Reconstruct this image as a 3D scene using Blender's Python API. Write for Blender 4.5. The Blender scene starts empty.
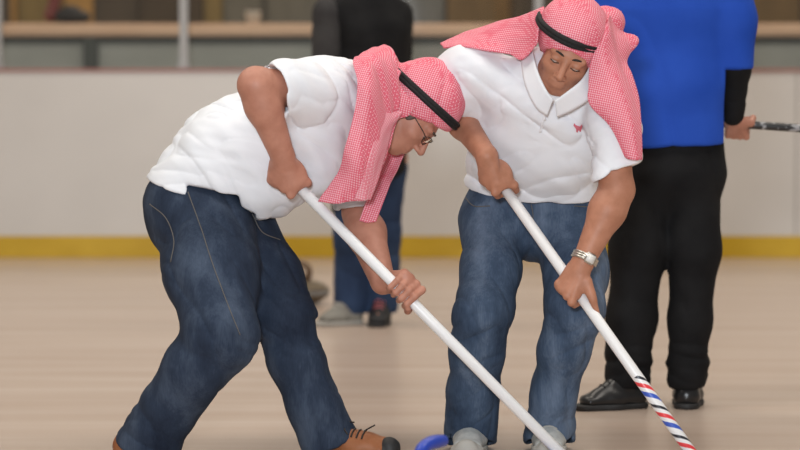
import bpy, math
import numpy as np
from mathutils import Vector, Matrix
from mathutils.bvhtree import BVHTree

S = bpy.context.scene
COL = S.collection
rng = np.random.default_rng(7)

# ------------------------------------------------------------------ camera frame
FPX, CAMH, HORIZON = 2720.0, 1.15, 66.0
TH = math.atan((225 - HORIZON) / FPX)

def P(px, py, Y):
    """point at depth Y (metres down the rink) seen at pixel px,py"""
    x = (px - 400) / FPX
    v = (225 - py) / FPX
    d = np.array([x, math.cos(TH) + v * math.sin(TH), -math.sin(TH) + v * math.cos(TH)])
    d *= Y / d[1]
    return d + np.array([0, 0, CAMH])

def A(*v): return np.array(v, float)
def nrm(v):
    v = np.asarray(v, float); return v / np.linalg.norm(v)

# ------------------------------------------------------------------ materials
def mat(name, col, rough=.6, metal=0.0, spec=.5, **kw):
    m = bpy.data.materials.new(name); m.use_nodes = True
    b = m.node_tree.nodes['Principled BSDF']
    b.inputs['Base Color'].default_value = (*col, 1)
    b.inputs['Roughness'].default_value = rough
    b.inputs['Metallic'].default_value = metal
    b.inputs['Specular IOR Level'].default_value = spec
    for k, v in kw.items():
        b.inputs[k.replace('_', ' ')].default_value = v
    return m

def N(m, t, **kw):
    n = m.node_tree.nodes.new(t)
    for k, v in kw.items(): setattr(n, k, v)
    return n
def L(m, a, b): m.node_tree.links.new(a, b)
def bsdf(m): return m.node_tree.nodes['Principled BSDF']

def noise_mat(name, c1, c2, scale=20, rough=.7, detail=4, stretch=(1, 1, 1), bump=0.0, lo=.35, hi=.65, spec=.3, bscale=None, bdist=.002):
    m = mat(name, c1, rough, spec=spec)
    tc = N(m, 'ShaderNodeTexCoord'); mp = N(m, 'ShaderNodeMapping'); mp.inputs['Scale'].default_value = stretch
    nz = N(m, 'ShaderNodeTexNoise'); nz.inputs['Scale'].default_value = scale; nz.inputs['Detail'].default_value = detail
    cr = N(m, 'ShaderNodeValToRGB')
    cr.color_ramp.elements[0].position = lo; cr.color_ramp.elements[1].position = hi
    cr.color_ramp.elements[0].color = (*c1, 1); cr.color_ramp.elements[1].color = (*c2, 1)
    L(m, tc.outputs['Object'], mp.inputs['Vector']); L(m, mp.outputs['Vector'], nz.inputs['Vector'])
    L(m, nz.outputs['Fac'], cr.inputs['Fac']); L(m, cr.outputs['Color'], bsdf(m).inputs['Base Color'])
    if bump:
        n2 = N(m, 'ShaderNodeTexNoise'); n2.inputs['Scale'].default_value = bscale or scale * 4; n2.inputs['Detail'].default_value = 3
        bp = N(m, 'ShaderNodeBump'); bp.inputs['Strength'].default_value = bump; bp.inputs['Distance'].default_value = bdist
        L(m, tc.outputs['Object'], n2.inputs['Vector'])
        L(m, n2.outputs['Fac'], bp.inputs['Height']); L(m, bp.outputs['Normal'], bsdf(m).inputs['Normal'])
    return m

def math_node(m, op, a, b=None):
    n = N(m, 'ShaderNodeMath', operation=op)
    for i, v in enumerate((a, b)):
        if v is None: continue
        if isinstance(v, (int, float)): n.inputs[i].default_value = v
        else: L(m, v, n.inputs[i])
    return n.outputs[0]

def scarf_mat(name='checked_cotton', c1=(.70, .125, .185), c2=(.82, .46, .51)):
    m = mat(name, (.7, .1, .2), .85, spec=.2)
    tc = N(m, 'ShaderNodeTexCoord'); sp = N(m, 'ShaderNodeSeparateXYZ')
    # turn the weave a little so the check never lines up with the view
    mp = N(m, 'ShaderNodeMapping'); mp.inputs['Rotation'].default_value = (.35, .5, .3)
    L(m, tc.outputs['Object'], mp.inputs['Vector']); L(m, mp.outputs['Vector'], sp.inputs[0])
    k = 2 * math.pi / .0088
    s = [math_node(m, 'SINE', math_node(m, 'MULTIPLY', sp.outputs[i], k)) for i in range(3)]
    nm = N(m, 'ShaderNodeMapping', vector_type='NORMAL'); nm.inputs['Rotation'].default_value = (.35, .5, .3)
    L(m, tc.outputs['Normal'], nm.inputs['Vector'])
    ns = N(m, 'ShaderNodeSeparateXYZ'); L(m, nm.outputs['Vector'], ns.inputs[0])
    w = [math_node(m, 'POWER', math_node(m, 'ABSOLUTE', ns.outputs[i]), 4.0) for i in range(3)]
    acc = None
    for i in range(3):
        a, b = [j for j in range(3) if j != i]
        t = math_node(m, 'MULTIPLY', math_node(m, 'MULTIPLY', s[a], s[b]), w[i])
        acc = t if acc is None else math_node(m, 'ADD', acc, t)
    cr = N(m, 'ShaderNodeValToRGB')
    e = cr.color_ramp.elements
    e[0].position = .50; e[1].position = .60
    e[0].color = (*c1, 1); e[1].color = (*c2, 1)
    L(m, math_node(m, 'ADD', math_node(m, 'MULTIPLY', acc, .5), .5), cr.inputs['Fac'])
    L(m, cr.outputs['Color'], bsdf(m).inputs['Base Color'])
    return m

def denim_mat(name, dark, mid, light):
    m = mat(name, mid, .85, spec=.2)
    tc = N(m, 'ShaderNodeTexCoord')
    mp = N(m, 'ShaderNodeMapping'); mp.inputs['Scale'].default_value = (1, 1, .45)
    n1 = N(m, 'ShaderNodeTexNoise'); n1.inputs['Scale'].default_value = 7; n1.inputs['Detail'].default_value = 5; n1.inputs['Roughness'].default_value = .6
    cr = N(m, 'ShaderNodeValToRGB'); cr.color_ramp.elements.new(.5)
    for el, p, c in zip(cr.color_ramp.elements, (.32, .5, .70), (dark, mid, light)):
        el.position = p; el.color = (*c, 1)
    L(m, tc.outputs['Object'], mp.inputs['Vector']); L(m, mp.outputs['Vector'], n1.inputs['Vector'])
    n2 = N(m, 'ShaderNodeTexNoise'); n2.inputs['Scale'].default_value = 240; n2.inputs['Detail'].default_value = 2
    mp2 = N(m, 'ShaderNodeMapping'); mp2.inputs['Scale'].default_value = (1, 1, .12)
    L(m, tc.outputs['Object'], mp2.inputs['Vector']); L(m, mp2.outputs['Vector'], n2.inputs['Vector'])
    fac = math_node(m, 'ADD', n1.outputs['Fac'], math_node(m, 'MULTIPLY', math_node(m, 'SUBTRACT', n2.outputs['Fac'], .5), .16))
    L(m, fac, cr.inputs['Fac']); L(m, cr.outputs['Color'], bsdf(m).inputs['Base Color'])
    bp = N(m, 'ShaderNodeBump'); bp.inputs['Strength'].default_value = .12; bp.inputs['Distance'].default_value = .002
    L(m, n2.outputs['Fac'], bp.inputs['Height']); L(m, bp.outputs['Normal'], bsdf(m).inputs['Normal'])
    return m

def stripe_mat(length):
    """white broom shaft with red, blue and black helical stripes on its lower part"""
    m = mat('striped_shaft', (.8, .8, .8), .35)
    tc = N(m, 'ShaderNodeTexCoord'); sp = N(m, 'ShaderNodeSeparateXYZ'); L(m, tc.outputs['Object'], sp.inputs[0])
    ang = math_node(m, 'DIVIDE', math_node(m, 'ARCTAN2', sp.outputs[1], sp.outputs[0]), 2 * math.pi)
    ph = math_node(m, 'FRACT', math_node(m, 'ADD', math_node(m, 'ADD', math_node(m, 'DIVIDE', sp.outputs[2], .105), ang), .42))
    cr = N(m, 'ShaderNodeValToRGB'); cr.color_ramp.interpolation = 'CONSTANT'
    W = (.80, .80, .80); cols = [(0, W), (.09, (.02, .02, .03)), (.21, W), (.36, (.75, .05, .06)), (.52, W), (.67, (.04, .10, .50)), (.85, W)]
    while len(cr.color_ramp.elements) < len(cols): cr.color_ramp.elements.new(.5)
    for el, (p, c) in zip(cr.color_ramp.elements, cols): el.position = p; el.color = (*c, 1)
    L(m, ph, cr.inputs['Fac'])
    low = math_node(m, 'GREATER_THAN', sp.outputs[2], length)
    mx = N(m, 'ShaderNodeMix', data_type='RGBA'); mx.inputs[6].default_value = (*W, 1)
    L(m, low, mx.inputs[0]); L(m, cr.outputs['Color'], mx.inputs[7]); L(m, mx.outputs[2], bsdf(m).inputs['Base Color'])
    return m

def letter_mat():
    m = mat('lettered_black_shaft', (.02, .02, .02), .4)
    tc = N(m, 'ShaderNodeTexCoord'); mp = N(m, 'ShaderNodeMapping'); mp.inputs['Scale'].default_value = (60, 60, 45)
    nz = N(m, 'ShaderNodeTexNoise'); nz.inputs['Scale'].default_value = 1.0; nz.inputs['Detail'].default_value = 2
    cr = N(m, 'ShaderNodeValToRGB'); e = cr.color_ramp.elements
    e[0].position = .52; e[1].position = .6; e[0].color = (.02, .02, .022, 1); e[1].color = (.32, .32, .33, 1)
    L(m, tc.outputs['Object'], mp.inputs['Vector']); L(m, mp.outputs['Vector'], nz.inputs['Vector'])
    L(m, nz.outputs['Fac'], cr.inputs['Fac']); L(m, cr.outputs['Color'], bsdf(m).inputs['Base Color'])
    return m

M = dict(
    skin=noise_mat('tanned_skin', (.40, .175, .105), (.47, .215, .135), 30, .5, spec=.35, bump=.1),
    skin_pink=noise_mat('rosy_skin', (.50, .235, .165), (.42, .185, .125), 25, .5, spec=.35, bump=.1),
    shirt=noise_mat('white_pique_cotton', (.76, .79, .84), (.81, .83, .87), 6, .9, bump=.15, bscale=300, bdist=.001),
    collar=mat('white_collar_cotton', (.80, .82, .86), .9, spec=.2),
    scarf=scarf_mat(), scarf_pale=scarf_mat('pale_checked_cotton', (.74, .22, .28), (.82, .50, .54)),
    band=noise_mat('black_cord', (.008, .008, .009), (.018, .017, .018), 200, .7, bump=.4, bscale=300),
    jeans=denim_mat('dark_denim', (.013, .020, .038), (.025, .038, .066), (.066, .090, .135)),
    jeans2=denim_mat('mid_blue_denim', (.022, .038, .072), (.056, .086, .140), (.150, .200, .285)),
    jeans3=denim_mat('plain_denim', (.02, .035, .08), (.03, .055, .12), (.05, .085, .16)),
    stitch=mat('tan_stitching', (.12, .11, .10), .8),
    leather=noise_mat('brown_leather', (.25, .085, .03), (.33, .13, .055), 18, .5),
    sole=mat('black_rubber', (.012, .012, .013), .6),
    sneaker=noise_mat('grey_sneaker', (.36, .38, .38), (.50, .51, .50), 40, .7),
    sneaker2=noise_mat('dull_grey_sneaker', (.20, .19, .17), (.28, .27, .24), 30, .7),
    sole2=mat('pale_rubber', (.42, .41, .38), .7),
    shoe_black=mat('polished_black_leather', (.010, .010, .011), .28),
    black=noise_mat('black_trouser_cloth', (.006, .006, .007), (.011, .011, .012), 8, .85, spec=.2),
    jacket=noise_mat('black_jacket_cloth', (.006, .006, .007), (.012, .012, .013), 8, .8, spec=.2),
    grey=noise_mat('dark_grey_sleeve_cloth', (.038, .036, .037), (.052, .05, .05), 9, .85, spec=.2),
    blue=noise_mat('royal_blue_jersey', (.012, .060, .38), (.018, .075, .44), 6, .8, spec=.2),
    hair=mat('grey_brown_hair', (.09, .075, .06), .7),
    hair_dark=mat('dark_hair', (.02, .014, .01), .6),
    eye=mat('eye_white', (.6, .57, .53), .25),
    iris=mat('dark_iris', (.03, .018, .01), .2),
    lip=mat('lip', (.40, .15, .115), .5),
    steel=mat('brushed_steel', (.62, .60, .55), .28, 1.0),
    dial=mat('watch_dial', (.75, .74, .70), .3),
    wire=mat('glasses_wire', (.06, .055, .05), .35, .8),
    lens=mat('glasses_lens', (.9, .9, .9), .05, Transmission_Weight=1.0, IOR=1.05),
    shaft=mat('white_painted_shaft', (.83, .84, .85), .32),
    brush=noise_mat('brush_pad_cloth', (.05, .05, .06), (.09, .09, .1), 60, .9),
    brushplate=mat('brush_plate_plastic', (.02, .05, .25), .4),
    granite=noise_mat('speckled_granite', (.14, .14, .14), (.30, .29, .28), 120, .45, detail=6),
    granite_b=noise_mat('brown_granite', (.10, .075, .045), (.20, .155, .105), 120, .5, detail=6),
    handle_blue=mat('blue_plastic', (.012, .045, .36), .35),
    handle_brown=mat('dull_brown_plastic', (.16, .10, .06), .45),
    bolt=mat('bolt_metal', (.6, .6, .6), .3, 1.0),
    red=mat('emblem_red_thread', (.62, .16, .20), .8),
    button=mat('pearl_button', (.62, .62, .62), .3),
)

# ------------------------------------------------------------------ object helpers
def tag(o, label=None, cat=None, group=None, kind=None):
    if label: o['label'] = label
    if cat: o['category'] = cat
    if group: o['group'] = group
    if kind: o['kind'] = kind
    return o

def thing(name, loc, label, cat, group=None):
    o = bpy.data.objects.new(name, None); COL.objects.link(o)
    o.location = loc; o.empty_display_size = .05
    return tag(o, label, cat, group)

def world_loc(o):
    v = np.zeros(3)
    while o is not None:
        v += np.array(o.location); o = o.parent
    return v

def mesh_obj(name, V, Fc, m, parent=None, smooth=True, origin=None):
    """V in world coordinates"""
    V = np.asarray(V, float)
    org = world_loc(parent) if parent is not None else np.zeros(3)
    loc = np.zeros(3) if origin is None else np.asarray(origin, float) - org
    me = bpy.data.meshes.new(name)
    me.from_pydata((V - org - loc).tolist(), [], Fc.tolist() if hasattr(Fc, 'tolist') else Fc)
    me.polygons.foreach_set('use_smooth', [smooth] * len(me.polygons))
    me.materials.append(m)
    me.update()
    o = bpy.data.objects.new(name, me); COL.objects.link(o); o.location = loc
    o.parent = parent
    return o

def join(*ms):
    V, Fc, off = [], [], 0
    for v, f in ms:
        V.append(np.asarray(v, float)); Fc += [tuple(int(i) + off for i in q) for q in f]; off += len(v)
    return np.vstack(V), Fc

def box(c, s, R=None, bevel=0.0):
    """bevelled box as arrays"""
    import bmesh
    bm = bmesh.new(); bmesh.ops.create_cube(bm, size=1)
    bmesh.ops.scale(bm, vec=Vector(s), verts=bm.verts)
    if bevel: bmesh.ops.bevel(bm, geom=bm.edges[:], offset=bevel, segments=2, affect='EDGES')
    V = np.array([v.co[:] for v in bm.verts]); bm.verts.index_update()
    Fc = [tuple(v.index for v in f.verts) for f in bm.faces]; bm.free()
    if R is not None: V = V @ np.asarray(R).T
    return V + np.asarray(c, float), Fc

def frame(d):
    d = nrm(d); h = A(0, 0, 1) if abs(d[2]) < .9 else A(1, 0, 0)
    a = nrm(np.cross(h, d)); return a, np.cross(d, a), d

def tube(pts, rad, seg=12, flat=None, closed=False, caps=True):
    pts = np.asarray(pts, float); n = len(pts)
    rad = np.full(n, rad) if np.isscalar(rad) else np.asarray(rad, float)
    V, Fc = [], []; up = None
    for i in range(n):
        t = nrm((pts[(i + 1) % n] - pts[i - 1]) if (closed or 0 < i < n - 1) else (pts[1] - pts[0] if i == 0 else pts[-1] - pts[-2]))
        if up is None: up = frame(t)[0]
        up = nrm(up - t * np.dot(up, t)); s = np.cross(t, up)
        for k in range(seg):
            a = 2 * math.pi * k / seg; V.append(pts[i] + rad[i] * (math.cos(a) * up + math.sin(a) * s))
    m = n if closed else n - 1
    for i in range(m):
        for k in range(seg):
            j = (i + 1) % n; k2 = (k + 1) % seg
            Fc.append((i * seg + k, i * seg + k2, j * seg + k2, j * seg + k))
    if caps and not closed:
        Fc.append(tuple(reversed(range(seg)))); Fc.append(tuple((n - 1) * seg + k for k in range(seg)))
    return np.array(V), Fc

def lathe(prof, c, seg=48):
    V, Fc = [], []; c = np.asarray(c, float)
    for r, z in prof:
        for k in range(seg):
            a = 2 * math.pi * k / seg; V.append(c + A(r * math.cos(a), r * math.sin(a), z))
    for i in range(len(prof) - 1):
        for k in range(seg):
            k2 = (k + 1) % seg; Fc.append((i * seg + k, i * seg + k2, (i + 1) * seg + k2, (i + 1) * seg + k))
    return np.array(V), Fc

def crom(pts, n):
    """Catmull-Rom through pts (K,3), n samples"""
    pts = np.asarray(pts, float); K = len(pts)
    ext = np.vstack([2 * pts[0] - pts[1], pts, 2 * pts[-1] - pts[-2]])
    u = np.linspace(0, K - 1, n); i = np.minimum(u.astype(int), K - 2); f = (u - i)[:, None]
    p0, p1, p2, p3 = ext[i], ext[i + 1], ext[i + 2], ext[i + 3]
    return .5 * (2 * p1 + (p2 - p0) * f + (2 * p0 - 5 * p1 + 4 * p2 - p3) * f ** 2 + (3 * p1 - p0 - 3 * p2 + p3) * f ** 3)

# ------------------------------------------------------------------ value noise
def vnoise(p, seed=0):
    i = np.floor(p).astype(np.int64); f = p - i; f = f * f * (3 - 2 * f)
    def h(a, b, c):
        n = (a * 73856093) ^ (b * 19349663) ^ (c * 83492791) ^ (seed * 2654435761)
        n = (n ^ (n >> 13)) * 1274126177 & 0x7fffffff
        return ((n ^ (n >> 16)) & 0xffff) / 32767.5 - 1
    r = 0
    for dx in (0, 1):
        wx = f[:, 0] if dx else 1 - f[:, 0]
        for dy in (0, 1):
            wy = f[:, 1] if dy else 1 - f[:, 1]
            for dz in (0, 1):
                wz = f[:, 2] if dz else 1 - f[:, 2]
                r = r + wx * wy * wz * h(i[:, 0] + dx, i[:, 1] + dy, i[:, 2] + dz)
    return r

def folds(dirs, amp, seed=0, sharp=True):
    """folds: noise stretched; dirs = list of 3 (direction, frequency)"""
    Mx = np.array([nrm(d) * fq for d, fq in dirs])
    def fn(p):
        n = vnoise(p @ Mx.T, seed)
        n2 = vnoise(p @ (Mx.T * 2.1), seed + 5)
        if sharp: n = 1 - 1.7 * (np.abs(n) + .004) ** .4
        return amp * (n + .4 * n2)
    return fn

# ------------------------------------------------------------------ blended solids -> one mesh
class Field:
    def __init__(s): s.ops = []; s.disp = []
    def _add(s, fn, c, R, k, sub): s.ops.append((fn, np.asarray(c, float), R, k, sub)); return s
    def cap(s, a, b, ra, rb, k=.02, sub=False):
        a = np.asarray(a, float); b = np.asarray(b, float); ba = b - a; L2 = max(ba @ ba, 1e-9)
        def fn(p):
            q = p - a; t = np.clip(q @ ba / L2, 0, 1)
            return np.linalg.norm(q - t[:, None] * ba, axis=1) - (ra + (rb - ra) * t)
        return s._add(fn, (a + b) / 2, math.sqrt(L2) / 2 + max(ra, rb), k, sub)
    def chain(s, pts, rs, k=.02, sub=False):
        for i in range(len(pts) - 1): s.cap(pts[i], pts[i + 1], rs[i], rs[i + 1], k, sub)
        return s
    def ell(s, c, r, R=None, k=.02, sub=False):
        c = np.asarray(c, float); r = np.asarray(r, float); R = np.eye(3) if R is None else np.asarray(R, float)   # rows = axes
        def fn(p):
            q = (p - c) @ R.T; k0 = np.linalg.norm(q / r, axis=1); k1 = np.linalg.norm(q / r ** 2, axis=1) + 1e-9
            return k0 * (k0 - 1) / k1
        return s._add(fn, c, r.max(), k, sub)
    def ecap(s, a, b, side, wa, da, wb, db, k=.03, sub=False):
        a = np.asarray(a, float); b = np.asarray(b, float); ba = b - a; Ln = np.linalg.norm(ba); ax = ba / Ln
        sd = nrm(np.asarray(side, float) - ax * np.dot(side, ax)); dp = np.cross(ax, sd)
        def fn(p):
            q = p - a; t = np.clip(q @ ax / Ln, 0, 1); q = q - t[:, None] * ba
            w = wa + (wb - wa) * t; d = da + (db - da) * t; e = np.minimum(w, d)
            x, y, z = q @ sd, q @ dp, q @ ax
            k0 = np.sqrt((x / w) ** 2 + (y / d) ** 2 + (z / e) ** 2)
            k1 = np.sqrt((x / w ** 2) ** 2 + (y / d ** 2) ** 2 + (z / e ** 2) ** 2) + 1e-6
            return k0 * (k0 - 1) / k1
        return s._add(fn, (a + b) / 2, Ln / 2 + max(wa, da, wb, db), k, sub)
    def rbox(s, c, half, R, rad, k=.01, sub=False):
        c = np.asarray(c, float); half = np.asarray(half, float) - rad; R = np.asarray(R, float)
        def fn(p):
            q = np.abs((p - c) @ R.T) - half
            return np.linalg.norm(np.maximum(q, 0), axis=1) + np.minimum(q.max(1), 0) - rad
        return s._add(fn, c, np.linalg.norm(half) + rad, k, sub)
    def cut(s, p0, n, k=.008):
        """remove everything on the side n points to"""
        p0 = np.asarray(p0, float); n = nrm(n)
        return s._add(lambda p: -((p - p0) @ n), p0, 1e9, k, True)
    def ev(s, p, c=None, R=0):
        d = np.full(len(p), 10.0)
        for fn, oc, oR, k, sub in s.ops:
            if c is not None and np.linalg.norm(c - oc) > oR + R + k + .02: continue
            e = fn(p)
            if sub:
                h = np.clip(.5 + .5 * (e + d) / k, 0, 1)      # smooth max(d,-e)
                h = np.clip(.5 - .5 * (d + e) / k, 0, 1); d = d * (1 - h) + (-e) * h + k * h * (1 - h)
            else:
                h = np.clip(.5 + .5 * (d - e) / k, 0, 1); d = d * (1 - h) + e * h - k * h * (1 - h)
        for fn in s.disp: d = d + fn(p)
        return d
    def mesh(s, res):
        u = [o for o in s.ops if not o[4]]
        lo = np.min([o[1] - o[2] for o in u], 0) - .03; hi = np.max([o[1] + o[2] for o in u], 0) + .03
        B = 16; nb = np.ceil((hi - lo) / (res * B)).astype(int); dims = nb * B
        G = np.empty(dims, np.float32)
        ii = np.stack(np.meshgrid(*[np.arange(n) for n in nb], indexing='ij'), -1).reshape(-1, 3)
        cen = lo + (ii * B + (B - 1) / 2) * res
        dc = np.concatenate([s.ev(cen[i:i + 20000]) for i in range(0, len(cen), 20000)])
        rad = B * res * .867
        loc = np.stack(np.meshgrid(*[np.arange(B)] * 3, indexing='ij'), -1).reshape(-1, 3) * res
        act = np.abs(dc) < rad * 1.3 + .012
        for b, c, d, a in zip(ii, cen, dc, act):
            sl = tuple(slice(x * B, x * B + B) for x in b)
            if not a: G[sl] = 1 if d > 0 else -1
            else: G[sl] = s.ev(lo + b * B * res + loc, c, rad).reshape(B, B, B)
        return nets(G, lo, res)

def nets(G, lo, res):
    I = G < 0
    n = np.zeros(np.array(G.shape) - 1, np.uint8)
    offs = [(x, y, z) for x in (0, 1) for y in (0, 1) for z in (0, 1)]
    def sh(Ar, o): return Ar[o[0]:Ar.shape[0] - 1 + o[0], o[1]:Ar.shape[1] - 1 + o[1], o[2]:Ar.shape[2] - 1 + o[2]]
    for o in offs: n += sh(I, o)
    C = np.argwhere((n > 0) & (n < 8))
    idx = np.full(n.shape, -1, np.int32); idx[tuple(C.T)] = np.arange(len(C))
    val = {o: G[C[:, 0] + o[0], C[:, 1] + o[1], C[:, 2] + o[2]].astype(float) for o in offs}
    acc = np.zeros((len(C), 3)); cnt = np.zeros(len(C))
    for o in offs:
        for ax in range(3):
            if o[ax]: continue
            q = list(o); q[ax] = 1; a, b = val[o], val[tuple(q)]
            x = (a < 0) != (b < 0); t = np.where(x, a / np.where(x, a - b, 1), 0)
            pt = np.tile(np.array(o, float), (len(C), 1)); pt[:, ax] = t
            acc[x] += pt[x]; cnt[x] += 1
    V = lo + (C + acc / cnt[:, None]) * res
    Fs = []
    for ax in range(3):
        a, b = [(1, 2), (2, 0), (0, 1)][ax]
        s0 = [slice(None)] * 3; s1 = [slice(None)] * 3; s0[ax] = slice(0, -1); s1[ax] = slice(1, None)
        i0, i1 = I[tuple(s0)], I[tuple(s1)]
        E = np.argwhere(i0 != i1)
        E = E[(E[:, a] > 0) & (E[:, b] > 0) & (E[:, a] < G.shape[a] - 1) & (E[:, b] < G.shape[b] - 1)]
        flip = i0[tuple(E.T)]
        def g(da, db):
            q = E.copy(); q[:, a] += da; q[:, b] += db; return idx[tuple(q.T)]
        Q = np.stack([g(-1, -1), g(0, -1), g(0, 0), g(-1, 0)], 1)
        Q[~flip] = Q[~flip][:, ::-1]
        Fs.append(Q)
    return V, np.vstack(Fs)

# ------------------------------------------------------------------ cloth patches
def patch(rows, nu=40, nv=40, thick=.004, amp=.0, fdirs=None, seed=1):
    """rows of control points (world) -> smooth cloth sheet with thickness"""
    R = np.array([crom(r, nv) for r in rows]); Gd = np.array([crom(R[:, j], nu) for j in range(nv)]).transpose(1, 0, 2)
    du = np.gradient(Gd, axis=0); dv = np.gradient(Gd, axis=1)
    nn = np.cross(du, dv); nn /= np.linalg.norm(nn, axis=2, keepdims=True) + 1e-9
    if amp:
        Gd = Gd + nn * folds(fdirs, amp, seed, sharp=False)(Gd.reshape(-1, 3)).reshape(nu, nv, 1)
    top = (Gd + nn * thick / 2).reshape(-1, 3); bot = (Gd - nn * thick / 2).reshape(-1, 3); n = nu * nv
    Fc = []
    for i in range(nu - 1):
        for j in range(nv - 1):
            a = i * nv + j; q = (a, a + nv, a + nv + 1, a + 1)
            Fc.append(q); Fc.append(tuple(n + x for x in reversed(q)))
    rim = [j for j in range(nv)] + [i * nv + nv - 1 for i in range(1, nu)] + [(nu - 1) * nv + j for j in range(nv - 2, -1, -1)] + [i * nv for i in range(nu - 2, 0, -1)]
    for a, b in zip(rim, rim[1:] + rim[:1]): Fc.append((a, b, n + b, n + a))
    return np.vstack([top, bot]), Fc

def PP(lst): return [P(*q) for q in lst]

# ------------------------------------------------------------------ anatomy
class Head:
    def __init__(s, C, u, f):
        s.C = np.asarray(C, float); s.f = nrm(f); s.u = nrm(np.asarray(u, float) - s.f * np.dot(u, s.f)); s.r = np.cross(s.f, s.u)
        s.R = np.array([s.r, s.f, s.u])
    def p(s, x, y, z): return s.C + s.r * x + s.f * y + s.u * z
    def build(s, F, ears=True):
        p, R = s.p, s.R
        F.ell(p(0, -.015, .03), (.074, .096, .086), R, .02)
        F.ell(p(0, .03, -.03), (.061, .066, .085), R, .03)
        F.ell(p(0, .042, -.080), (.047, .046, .030), R, .02)
        F.ell(p(0, .068, -.098), (.021, .017, .016), R, .02)
        for q in (-1, 1):
            F.ell(p(q * .044, .058, -.026), (.020, .022, .018), R, .02)
            F.cap(p(q * .048, .01, -.07), p(q * .025, .055, -.095), .018, .016, .02)
        F.cap(p(-.042, .079, .020), p(.042, .079, .020), .012, .012, .014)
        for q in (-1, 1):
            F.ell(p(q * .031, .101, .000), (.017, .013, .0105), R, .012, sub=True)
            F.ell(p(q * .031, .0825, .0045), (.0155, .0135, .0095), R, .004); F.ell(p(q * .031, .080, -.011), (.0145, .012, .006), R, .006)
        F.cap(p(0, .092, .004), p(0, .116, -.034), .008, .0118, .010)
        for q in (-1, 1): F.ell(p(q * .0115, .103, -.039), (.0085, .011, .008), R, .006)
        F.ell(p(0, .085, -.066), (.026, .012, .016), R, .012)
        F.cap(p(-.021, .087, -.066), p(.021, .087, -.066), .0026, .0026, .006, sub=True)
        F.cap(p(-.016, .0915, -.060), p(.016, .0915, -.060), .0045, .0045, .006)
        F.cap(p(-.014, .0905, -.073), p(.014, .0905, -.073), .0052, .0052, .006)
        if ears:
            for q in (-1, 1): F.ell(p(q * .077, -.012, -.012), (.009, .018, .030), R, .008)

def grip(F, C, a, W, side_hint, rp=.016, k=.007, beta=62, thumb=True, vdir=None, sc=1.0):
    """hand closed round a bar at C (axis a pointing to the index side); W = wrist"""
    C = np.asarray(C, float); a = nrm(a); v = (W - C) if vdir is None else A(*vdir); v = nrm(v - a * (v @ a))
    o = np.cross(a, v); 
    if o @ np.asarray(side_hint, float) < 0: o = -o
    b = math.radians(beta)
    n = math.cos(b) * v + math.sin(b) * o; w = -math.sin(b) * v + math.cos(b) * o      # v = cos b n - sin b w
    def pt(phi, R, s):
        q = math.radians(phi); return C + a * s + R * (math.cos(q) * n + math.sin(q) * w)
    K = pt(48, rp + .020, 0); 
    # palm / back of the hand
    Wd = W + (C - W) * .10
    ax = nrm(K - W)
    F.ecap(K - ax * .006, W + (K - W) * .30, a, .041 * sc, .0185 * sc, .035 * sc, .0205 * sc, k=.014)
    F.cap(W, W + (K - W) * .3, .026, .024, .02)
    offs = (.031, .0105, -.0105, -.030); rad = tuple(q * sc for q in (.0092, .0096, .0092, .0082)); offs = tuple(q * sc for q in offs)
    for i, (s, r) in enumerate(zip(offs, rad)):
        m = pt(44, rp + .022, s * 1.05); p1 = pt(102, rp + .0135, s * 1.02); p2 = pt(172, rp + .0095, s); p3 = pt(238, rp + .0085, s * .96)
        F.cap(m, p1, r * 1.08, r, k); F.cap(p1, p2, r, r * .95, .003); F.cap(p2, p3, r * .95, r * .85, .003)
        F.ell(pt(46, rp + .029, s * 1.05), (r * 1.08,) * 3, None, .006)
        F.cap(pt(44, rp + .029, s * 1.05), Wd + (K - W) * .30 + a * s * .55 + n * .016, r * .80, r * .6, .008)
    if vdir is not None: F.ell(C + n * (rp + .008) + (W - K) * .12, A(.047, .040, .024) * sc, np.array([a, w, n]), .014)
    if thumb:
        t0 = W + (K - W) * .35 + a * .026; t1 = pt(-52, rp + .018, .046); t2 = pt(-118, rp + .0115, .050); t3 = pt(-168, rp + .0105, .046)
        F.cap(t0, t1, .016, .0130, .012); F.cap(t1, t2, .0122, .0105, .004); F.cap(t2, t3, .0105, .0088, .004)

def limb_arm(F, sh, el, wr, r=(.052, .043, .045, .028)):
    F.cap(sh, el, r[0], r[1], .03)
    mid = el + (wr - el) * .28
    F.cap(el, mid, r[1] * .97, r[2], .02); F.cap(mid, wr, r[2], r[3], .03)

def limb_leg(F, hip, kn, an, toe):
    F.cap(hip, kn, .078, .052, .03); mid = kn + (an - kn) * .3
    F.cap(kn, mid, .05, .052, .03); F.cap(mid, an, .052, .030, .03)
    F.cap(an, an + (toe - an) * .70, .028, .014, .02)

def torso_body(F, pel, wai, che, nek, side, hips, shs):
    F.ecap(pel, wai, side, .15, .095, .135, .085, .05)
    F.ecap(wai, che, side, .135, .085, .155, .095, .05)
    F.ecap(che, nek, side, .150, .09, .09, .06, .05)
    for h in hips: F.cap(pel, h, .09, .08, .05)
    for h in shs: F.cap(che + (nek - che) * .6, h, .06, .052, .05)

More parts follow.
